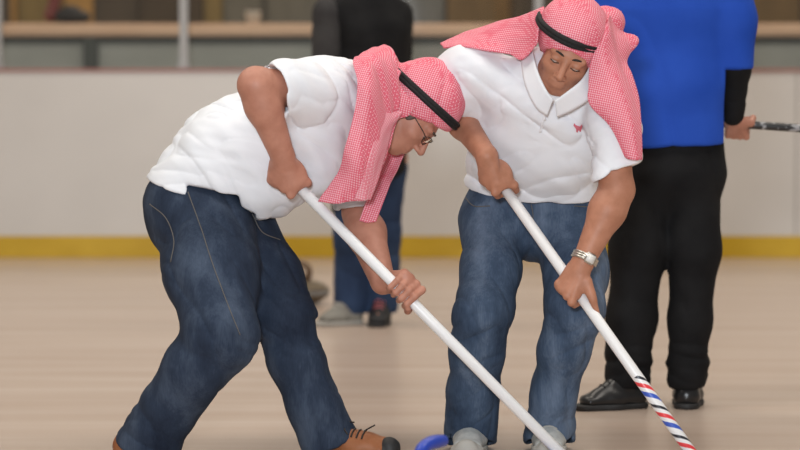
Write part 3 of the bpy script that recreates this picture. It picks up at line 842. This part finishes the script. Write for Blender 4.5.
    bt = thing('curling_broom', A(bot[0], bot[1], 0), 'white curling broom with red, blue and black spiral stripes low on its shaft', 'broom')
    o = bar('shaft', top - a * .015, bot, .0158, M['shaft'], bt)
    s0 = np.linalg.norm(on(639) - top) + .015
    o.data.materials.clear(); o.data.materials.append(stripe_mat(float(s0)))
    brush(bt, bot, a)
    return root

# ================================================================== STANDING PERSON IN BLUE
def build_blue_person():
    Y = 9.12
    root = thing('person', P(660, 407, Y) * A(1, 1, 0), 'person standing in royal blue top over black sleeves and black trousers', 'person')
    H = Head(P(668, -90, Y), (0, 0, 1), (.1, 1, -.05))
    pel, wai, che, nek = P(668, 150, Y), P(668, 95, Y), P(668, 30, Y), P(668, -40, Y)
    shR, elR, wrR = P(726, -14, Y), P(735, 66, Y - .03), P(733, 114, Y + .02)
    shL, elL, wrL = P(611, -14, Y), P(597, 62, Y + .05), P(618, 112, Y + .19)
    hipR, hipL = P(695, 165, Y), P(641, 165, Y)
    knR, knL, anR, anL = P(691, 275, Y - .02), P(636, 275, Y - .02), P(686, 380, Y), P(632, 380, Y)
    hL, tL = P(645, 407, 9.13) * A(1, 1, 0), P(576, 412, 9.04) * A(1, 1, 0)
    hR, tR = P(686, 409, 9.06) * A(1, 1, 0), P(690, 398, 9.34) * A(1, 1, 0)
    sa, sb = P(560, 112, Y + .22), P(862, 132.5, Y + .02)
    a = nrm(sb - sa)
    def on(px):
        t = np.linspace(0, 1, 400)[:, None]; q = sa + (sb - sa) * t
        return q[np.argmin(np.abs(400 + FPX * q[:, 0] / q[:, 1] - px))]
    F = Field(); H.build(F); F.cap(nek, H.p(0, -.01, -.06), .062, .058, .03)
    torso_body(F, pel, wai, che, nek, A(1, 0, 0), (hipR, hipL), (shR, shL))
    limb_arm(F, shR, elR, wrR, (.048, .040, .038, .027)); limb_arm(F, shL, elL, wrL, (.048, .040, .038, .027))
    limb_leg(F, hipR, knR, anR, tR + A(0, 0, .022)); limb_leg(F, hipL, knL, anL, tL + A(0, 0, .022))
    grip(F, on(738), a, wrR, (.2, -1, 0), rp=.014); grip(F, on(613), -a, wrL, (-.2, -1, 0), rp=.014)
    body = mesh_obj('body', *F.mesh(.0048), M['skin_pink'], root)
    F = Field(); F.ell(H.p(0, -.025, .04), (.083, .100, .090), H.R); F.cut(H.p(0, .05, .03), H.f - H.u * .6)
    mesh_obj('hair', *F.mesh(.006), M['hair_dark'], root)
    F = Field(); s = A(1, 0, 0)
    F.ecap(P(668, 155, Y), P(668, 85, Y), s, .206, .150, .205, .145, .04)
    F.ecap(P(668, 85, Y), P(668, 10, Y), s, .205, .145, .215, .14, .04)
    F.ecap(P(668, 10, Y), P(668, -28, Y), s, .20, .13, .11, .08, .05)
    F.chain([shR, P(732, 20, Y - .01), P(734, 78, Y - .03)], [.082, .078, .064], .04); F.chain([shL, P(602, 20, Y + .02), P(597, 78, Y + .05)], [.082, .078, .066], .04)
    F.cut(P(668, 146.5, Y - .1), A(.03, 0, -1))
    for sx, x0 in ((1, 722.5), (-1, 612)):
        xx = P(x0, 0, Y)[0]; zz = P(0, 69, Y)[2]
        F._add(lambda p, sx=sx, xx=xx, zz=zz: -np.minimum(zz - p[:, 2], (p[:, 0] - xx) * sx), A(0, 0, 0), 1e9, .006, True)
    F.disp.append(folds([((1, .3, .2), 10), ((.1, 0, 1), 2.5), ((0, 1, 0), 5)], .005, 61))
    mesh_obj('blue_top', *F.mesh(.0065), M['blue'], root)
    for sh, el, wr in ((shR, elR, wrR), (shL, elL, wrL)):
        F = Field(); F.chain([el + (sh - el) * .5, el, wr + (wr - el) * .02], [.052, .053, .037], .03)
        F.disp.append(folds([((0, .1, 1), 22), ((1, 0, 0), 6), ((0, 1, 0), 6)], .003, 63))
        mesh_obj('sleeve', *F.mesh(.006), M['jacket'], root)['label'] = 'black undershirt sleeve'
    F = Field()
    F.ecap(P(668, 170, Y), P(668, 138, Y), s, .195, .135, .185, .125, .04)
    F.chain([P(692, 180, Y), P(694, 250, Y - .02), P(690, 320, Y - .01), P(687, 376, Y)], [.102, .084, .070, .071], .04)
    F.chain([P(640, 180, Y), P(637, 250, Y - .02), P(632, 320, Y - .01), P(628, 376, Y)], [.102, .088, .080, .080], .04)
    F.cut(P(660, 389, Y), A(0, 0, -1), .01)
    fk = folds([((.1, 0, 1), 24), ((1, 0, 0), 6), ((0, 1, 0), 6)], .010, 65)
    zb = P(0, 362, Y)[2]
    F.disp.append(lambda p: fk(p) * np.exp(-((p[:, 2] - zb) / .07) ** 2))
    F.disp.append(folds([((1, .3, .1), 10), ((.1, 0, 1), 3), ((0, 1, 0), 5)], .005, 66))
    mesh_obj('trousers', *F.mesh(.0065), M['black'], root)
    shoe(root, hL, tL, m_up=M['shoe_black'], m_sole=M['sole'], w=.050, lace=M['shoe_black'], h=.10, res=.0055)
    shoe(root, hR, tR, m_up=M['shoe_black'], m_sole=M['sole'], w=.052, lace=M['shoe_black'], h=.10, res=.0055)
    bt = thing('curling_broom', on(738) * A(1, 1, 0) + A(0, 0, on(738)[2]), 'black curling broom with pale lettering held level by the person in blue', 'broom')
    bar('shaft', sa, sb, .0140, letter_mat(), bt)
    Rr = np.array([A(a[2], 0, -a[0]) / math.hypot(a[0], a[2]), A(0, 1, 0), a]).T
    mesh_obj('brush_plate', *box(sb + a * .012, (.06, .17, .022), Rr, .006), M['brushplate'], bt)
    mesh_obj('brush_pad', *box(sb + a * .032, (.07, .19, .022), Rr, .006), M['brush'], bt)

# ================================================================== PERSON FAR BEHIND
def build_far_person():
    Y = 12.1
    root = thing('person', P(365, 324, Y) * A(1, 1, 0), 'person in black jacket and jeans, mostly hidden behind the person in profile', 'person')
    H = Head(P(372, -42, Y), (0, 0, 1), (-.3, -1, -.1))
    pel, wai, che, nek = P(370, 150, Y), P(371, 110, Y), P(372, 50, Y), P(372, -5, Y)
    shR, elR, wrR = P(330, 14, Y - .03), P(325, 76, Y - .04), P(338, 128, Y - .12)
    shL, elL, wrL = P(396, 16, Y + .03), P(397, 78, Y + .06), P(385, 118, Y - .16)
    hipR, hipL = P(352, 160, Y), P(388, 160, Y)
    knR, knL, anR, anL = P(352, 235, Y - .04), P(384, 235, Y), P(350, 303, Y), P(382, 303, Y)
    hR, tR = P(360, 321, Y) * A(1, 1, 0), P(318, 325, Y - .1) * A(1, 1, 0)
    hL, tL = P(383, 319, Y + .08) * A(1, 1, 0), P(376, 327, Y - .18) * A(1, 1, 0)
    F = Field(); H.build(F); F.cap(nek, H.p(0, -.01, -.06), .062, .058, .03)
    torso_body(F, pel, wai, che, nek, A(1, 0, 0), (hipR, hipL), (shR, shL))
    limb_arm(F, shR, elR, wrR); limb_arm(F, shL, elL, wrL)
    limb_leg(F, hipR, knR, anR, tR + A(0, 0, .022)); limb_leg(F, hipL, knL, anL, tL + A(0, 0, .022))
    for wr, q in ((wrR, 1), (wrL, -1)):
        hd = nrm(A(-.2 * q, -.2, -1)); x = A(0, 1, 0)
        F.ecap(wr + hd * .02, wr + hd * .09, x, .032, .016, .040, .015, .02)
        for i in range(4): F.chain([wr + hd * .085 + x * (.03 - .02 * i), wr + hd * .125 + x * (.032 - .021 * i) + A(.006 * q, 0, 0), wr + hd * .155 + x * (.03 - .02 * i) + A(.02 * q, 0, 0)], [.0095, .009, .008], .006)
        F.chain([wr + hd * .035 - x * .025, wr + hd * .07 - x * .05, wr + hd * .10 - x * .055], [.014, .011, .009], .008)
    body = mesh_obj('body', *F.mesh(.0055), M['skin_pink'], root)
    F = Field(); F.ell(H.p(0, -.025, .04), (.083, .100, .090), H.R); F.cut(H.p(0, .05, .03), H.f - H.u * .6)
    mesh_obj('hair', *F.mesh(.006), M['hair_dark'], root)
    s = A(1, .1, 0)
    F = Field()
    F.ecap(P(368, 215, Y), P(371, 110, Y), s, .165, .15, .17, .145, .04)
    F.ecap(P(371, 110, Y), P(373, 30, Y), s, .165, .145, .165, .13, .04)
    F.ecap(P(373, 30, Y), P(372, -12, Y), s, .16, .12, .09, .085, .05)
    p0 = P(331, 214, Y - .1); nn = np.cross(P(398, 176, Y - .1) - p0, A(0, 1, 0)); nn = -nrm(nn) if nn[2] > 0 else nrm(nn)
    F.cap(P(372, 8, Y), shR, .080, .074, .04); F.cap(P(372, 8, Y), shL, .080, .072, .04)
    F.cut(p0, nn)
    F.disp.append(folds([((1, .3, .2), 10), ((.1, 0, 1), 3), ((0, 1, 0), 5)], .005, 71))
    mesh_obj('jacket', *F.mesh(.009), M['jacket'], root)
    for nm, ch, mt, lb in (('sleeve', (shR, elR, wrR), 'grey', 'dark grey sleeve'), ('sleeve', (shL, elL, wrL), 'jacket', None)):
        F = Field(); F.chain(ch, [.078, .066, .046], .03); F.disp.append(folds([((0, .1, 1), 14), ((1, 0, 0), 5), ((0, 1, 0), 5)], .004, 73))
        o = mesh_obj(nm, *F.mesh(.008), M[mt], root)
        if lb: o['label'] = lb
    F = Field()
    F.ecap(P(370, 165, Y), P(370, 140, Y), s, .160, .125, .155, .12, .03)
    F.chain([P(353, 170, Y), knR, P(350, 306, Y)], [.095, .080, .076], .04); F.chain([P(386, 170, Y), knL, P(382, 306, Y + .03)], [.090, .074, .072], .04)
    F.cut(P(360, 313, Y), A(0, 0, -1))
    F.disp.append(folds([((.1, 0, 1), 12), ((1, 0, 0), 6), ((0, 1, 0), 6)], .006, 75))
    mesh_obj('jeans', *F.mesh(.0085), M['jeans3'], root)
    shoe(root, hR, tR, m_up=M['sneaker2'], m_sole=M['sole2'], w=.05, lace=M['sole2'], h=.10, res=.006, label='dull grey shoe')
    so = shoe(root, hL, tL, m_up=M['sole'], m_sole=M['sole'], w=.05, lace=M['red'], h=.10, res=.006, label='black shoe')

# ================================================================== CURLING STONES
def stone(c, ang, mg, mh, label):
    c = np.asarray(c, float) * A(1, 1, 0)
    root = thing('curling_stone', c, label, 'curling stone')
    prof = [(.001, .006), (.060, .004), (.064, 0), (.068, .004), (.100, .016), (.128, .034), (.1405, .050), (.1425, .058), (.1425, .066), (.1405, .074),
            (.130, .090), (.110, .104), (.085, .112), (.06, .114), (.001, .114)]
    b = mesh_obj('granite_body', *lathe(prof, c), mg, root)
    mesh_obj('striking_band', *lathe([(.1428, .050), (.1440, .056), (.1440, .068), (.1428, .074)], c), M['granite'] if mg is not M['granite'] else M['granite_b'], root)
    d = A(math.cos(ang), math.sin(ang), 0)
    q = lambda x, z: c + d * x + A(0, 0, z)
    Vb, Fb = lathe([(.001, .114), (.042, .114), (.044, .119), (.040, .126), (.022, .130), (.001, .131)], c)
    pts = crom([q(-.034, .122), q(-.050, .142), q(-.052, .168), q(-.036, .190), q(-.005, .199), q(.035, .200), q(.075, .198)], 40)
    r = np.interp(np.linspace(0, 1, 40), [0, .3, .5, .8, .96, 1], [.020, .0165, .0165, .018, .0155, .007])
    mesh_obj('handle', *join((Vb, Fb), tube(pts, r, 16)), mh, root)
    mesh_obj('bolt', *lathe([(.001, .131), (.008, .131), (.009, .134), (.001, .136)], c, 20), M['bolt'], root)

# ================================================================== THE RINK
def struct(o): o['kind'] = 'structure'; return o

def build_rink():
    WY = 16.3
    ice = mat('rink_ice', (.42, .33, .265), .27, spec=.40)
    tc = N(ice, 'ShaderNodeTexCoord'); mp = N(ice, 'ShaderNodeMapping'); mp.inputs['Scale'].default_value = (.25, 2.2, 1)
    nz = N(ice, 'ShaderNodeTexNoise'); nz.inputs['Scale'].default_value = 2.2; nz.inputs['Detail'].default_value = 4
    cr = N(ice, 'ShaderNodeValToRGB'); e = cr.color_ramp.elements
    e[0].position = .3; e[1].position = .7; e[0].color = (.455, .352, .285, 1); e[1].color = (.53, .43, .36, 1)
    L(ice, tc.outputs['Object'], mp.inputs['Vector']); L(ice, mp.outputs['Vector'], nz.inputs['Vector'])
    L(ice, nz.outputs['Fac'], cr.inputs['Fac']); L(ice, cr.outputs['Color'], bsdf(ice).inputs['Base Color'])
    n2 = N(ice, 'ShaderNodeTexNoise'); n2.inputs['Scale'].default_value = 160; n2.inputs['Detail'].default_value = 2
    bp = N(ice, 'ShaderNodeBump'); bp.inputs['Strength'].default_value = .10; bp.inputs['Distance'].default_value = .002
    L(ice, tc.outputs['Object'], n2.inputs['Vector']); L(ice, n2.outputs['Fac'], bp.inputs['Height']); L(ice, bp.outputs['Normal'], bsdf(ice).inputs['Normal'])
    struct(mesh_obj('floor', *box((0, 9.5, -.05), (26, 23.6, .1)), ice, None, False))

    white = noise_mat('board_plastic', (.575, .555, .535), (.615, .595, .575), 1.3, .35, spec=.45)
    yellow = noise_mat('kick_strip_yellow', (.50, .32, .022), (.58, .38, .035), 2.5, .4)
    pink = mat('cap_rail_red', (.40, .16, .13), .4)
    alu = mat('stanchion_aluminium', (.36, .355, .35), .45, .2)
    seam = mat('board_seam_grey', (.33, .31, .29), .6)
    ztop = CAMH - (71.5 - HORIZON) / (FPX / WY)
    w = 13.0
    bd = struct(mesh_obj('wall_back', *box((0, WY + .05, ztop / 2), (2 * w, .10, ztop)), white, None, False))
    zk = CAMH - (236 - HORIZON) / (FPX / WY)
    struct(mesh_obj('baseboard_back', *box((0, WY - .008, zk / 2), (2 * w, .016, zk), bevel=.004), yellow, None, False))
    struct(mesh_obj('trim_1', *box((0, WY + .05, ztop + .008), (2 * w, .13, .016), bevel=.005), pink, None, False))
    sx = [P(797.5, 0, WY)[0] + 2.42 * i for i in range(-4, 3)]
    ms = [box((x, WY - .0006, (ztop + zk) / 2), (.010, .003, ztop - zk - .01)) for x in sx]
    struct(mesh_obj('trim_2', *join(*ms), seam, None, False))
    # glass above the boards, held by stanchions
    glass = bpy.data.materials.new('rink_glass'); glass.use_nodes = True; nt = glass.node_tree; nt.nodes.clear()
    out = nt.nodes.new('ShaderNodeOutputMaterial'); tr = nt.nodes.new('ShaderNodeBsdfTransparent'); gl = nt.nodes.new('ShaderNodeBsdfGlossy'); mx = nt.nodes.new('ShaderNodeMixShader')
    tr.inputs[0].default_value = (.95, .96, .95, 1); gl.inputs['Roughness'].default_value = .03; mx.inputs[0].default_value = .03
    nt.links.new(tr.outputs[0], mx.inputs[1]); nt.links.new(gl.outputs[0], mx.inputs[2]); nt.links.new(mx.outputs[0], out.inputs[0])
    st = [P(x, 0, WY)[0] for x in (-177, 2, 183, 362, 539, 718, 897)]
    st[1] -= .035
    zs = ztop + .016
    for i, x in enumerate(st):
        if i == 5: continue
        h = 1.7
        o = struct(mesh_obj('trim_%d' % (3 + i), *join(box((x, WY + .05, zs + h / 2), (.05, .05, h), bevel=.006), box((x, WY + .05, zs + .02), (.07, .10, .04), bevel=.008)), alu, None, False))
    ed = [-w] + [x for i, x in enumerate(st) if i != 5] + [w]
    for i in range(len(ed) - 1):
        a, b = ed[i] + .027, ed[i + 1] - .027
        struct(mesh_obj('window_%d' % (i + 1), *box(((a + b) / 2, WY + .05, zs + .85), (b - a, .012, 1.68)), glass, None, False))

    # spectators' side: concrete floor strip, low grey wall with a wooden ledge, dark wall behind
    LY = 17.6; s = FPX / LY
    grey = noise_mat('grey_painted_wall', (.31, .315, .295), (.35, .355, .335), 3, .7)
    wood = noise_mat('varnished_ledge_wood', (.66, .43, .29), (.76, .52, .365), 5, .45, stretch=(.3, 3, 3))
    post = mat('dark_green_grey_post', (.065, .07, .065), .6)
    z1 = CAMH - (36.5 - HORIZON) / s; z2 = CAMH - (23.5 - HORIZON) / s
    conc = mat('walkway_concrete', (.2, .19, .18), .8)
    struct(mesh_obj('floor_walkway', *box((0, 20.0, -.06), (26, 7.2, .12)), conc, None, False))
    struct(mesh_obj('wall_ledge', *box((0, LY + .10, z1 / 2), (26, .10, z1)), grey, None, False))
    struct(mesh_obj('trim_10', *box((0, LY + .045, z1 - .012), (26, .03, .05)), post, None, False))
    struct(mesh_obj('trim_11', *box((0, LY + .14, (z1 + z2) / 2), (26, .30, z2 - z1), bevel=.015), wood, None, False))
    for i, px in enumerate((90, -330, 470, 870)):
        x = P(px, 0, LY)[0]
        struct(mesh_obj('trim_%d' % (12 + i), *box((x, LY + .03, z1 / 2), (.095, .05, z1 - .002), bevel=.006), post, None, False))
    BY = 21.0
    back = noise_mat('brown_hall_wall', (.075, .055, .04), (.10, .078, .058), 1.2, .7)
    struct(mesh_obj('wall_hall', *box((0, BY + .4, 2.0), (26, .2, 4.0)), back, None, False))
    tones = {'gold': (.16, .105, .035), 'amber': (.30, .16, .045), 'dark': (.055, .036, .020), 'umber': (.065, .046, .030), 'greyb': (.115, .10, .078), 'grey': (.125, .118, .108), 'brown': (.125, .075, .03)}
    tm = {k: noise_mat('stained_panel_' + k, tuple(c * .85 for c in v), tuple(c * 1.1 for c in v), 3, .6, stretch=(3, 3, .5)) for k, v in tones.items()}
    segs = [(-60, -5, 'umber'), (5, 13, 'amber'), (13, 60, 'gold'), (60, 90, 'amber'), (96, 135, 'umber'), (135, 178, 'dark'), (188, 201, 'dark'), (201, 221, 'gold'), (221, 262, 'greyb'), (264, 318, 'greyb'),
            (400, 445, 'grey'), (447, 512, 'brown'), (512, 530, 'dark'), (548, 600, 'umber'), (725, 752, 'umber'), (752, 805, 'brown'), (806, 860, 'umber')]
    for i, (x0, x1, k) in enumerate(segs):
        a, b = P(x0, 0, BY)[0], P(x1, 0, BY)[0]
        ms = [box(((a + b) / 2, BY + .27, 1.25), (b - a - .01, .06, 2.5), bevel=.008)]
        struct(mesh_obj('door_%d' % (i + 1), *join(*ms), tm[k], None, False))

    # things on the ledge
    zt = z2
    b0 = P(68, 36, LY + .10); root = thing('bag', A(b0[0], LY + .12, zt), 'maroon and black soft bag slumped on the wooden ledge behind the glass', 'bag')
    F = Field(); q = lambda x, z, y=0: A(P(x, 0, LY + .1)[0], LY + .12 + y, zt + z)
    F.ecap(q(60, .045), q(84, .040), A(0, 1, 0), .09, .045, .085, .04, .03); F.ell(q(70, .07), (.07, .08, .05), None, .03); F.cut(q(70, 0.002), (0, 0, -1), .005)
    F.disp.append(folds([((1, 0, .3), 16), ((0, 1, 0), 8), ((0, 0, 1), 8)], .006, 81))
    mesh_obj('body', *F.mesh(.01), mat('black_nylon', (.02, .016, .015), .7), root)
    F = Field(); F.ecap(q(51, .05), q(55, .16), A(0, 1, 0), .08, .045, .06, .04, .03); F.ell(q(54, .22), (.045, .06, .06), None, .04); F.cut(q(70, 0.002), (0, 0, -1), .005)
    F.disp.append(folds([((1, 0, .3), 16), ((0, 1, 0), 8), ((0, 0, 1), 8)], .006, 83))
    mesh_obj('flap', *F.mesh(.01), mat('maroon_nylon', (.17, .035, .03), .7), root)['label'] = 'maroon side'
    c0 = q(253, 0)  # small off-white round form on the ledge, narrower at its base
    blob_root = thing('white_blob', c0, 'small round white tub standing on the wooden ledge behind the glass', 'tub')
    mesh_obj('tub', *lathe([(.001, .001), (.040, .001), (.052, .075), (.055, .078), (.053, .080), (.049, .075), (.038, .010), (.001, .010)], c0, 32), mat('off_white', (.66, .62, .56), .6), blob_root)

def build_light():
    w = bpy.data.worlds.new('rink_hall'); S.world = w; w.use_nodes = True
    bg = w.node_tree.nodes['Background']; bg.inputs[0].default_value = (1.0, .93, .85, 1); bg.inputs[1].default_value = .26
    def area(name, loc, size, sy, e, col, target=None):
        l = bpy.data.lights.new(name, 'AREA'); l.shape = 'RECTANGLE'; l.size = size; l.size_y = sy; l.energy = e; l.color = col
        o = bpy.data.objects.new(name, l); COL.objects.link(o); o.location = loc
        if target is not None: o.rotation_euler = (Vector(target) - Vector(loc)).to_track_quat('-Z', 'Y').to_euler()
        return o
    area('rink_lamp', (-3.5, 6.5, 7.5), 6, 1.6, 250, (1, .93, .84))
    area('rink_lamp', (3.5, 6.5, 7.5), 6, 1.6, 250, (1, .93, .84))
    area('rink_lamp', (-3.5, 12.5, 7.5), 6, 1.6, 230, (1, .90, .78))
    area('rink_lamp', (3.5, 12.5, 7.5), 6, 1.6, 230, (1, .90, .78))
    area('hall_lamp', (0, 19.3, 3.6), 14, .5, 170, (1, .88, .72), (0, 19.3, 0))
    area('camera_flash', (-.3, -.2, 1.72), .5, .35, 360, (.88, .94, 1.0), (.1, 8, .8))

def build_camera():
    c = bpy.data.cameras.new('camera'); o = bpy.data.objects.new('camera', c); COL.objects.link(o)
    o.location = (0, 0, CAMH); o.rotation_euler = (math.pi / 2 - TH, 0, 0)
    c.sensor_width = 36; c.lens = FPX / 800 * 36; c.clip_end = 100
    c.dof.use_dof = True; c.dof.focus_distance = 7.95; c.dof.aperture_fstop = 2.5
    S.camera = o

build_rink()
build_profile_sweeper()
build_front_sweeper()
build_blue_person()
build_far_person()
stone(P(430, 500, 6.82), 1.0, M['granite'], M['handle_blue'], 'grey granite curling stone with blue handle at the bottom edge')
stone(P(300, 300, 13.1), 2.6, M['granite_b'], M['handle_brown'], 'brownish curling stone half hidden behind the jeans of the person in profile')
build_light(); build_camera()
vs = S.view_settings; vs.view_transform = 'Standard'; vs.look = 'None'; vs.exposure = 0.0; vs.gamma = 1.0; vs.use_curve_mapping = False
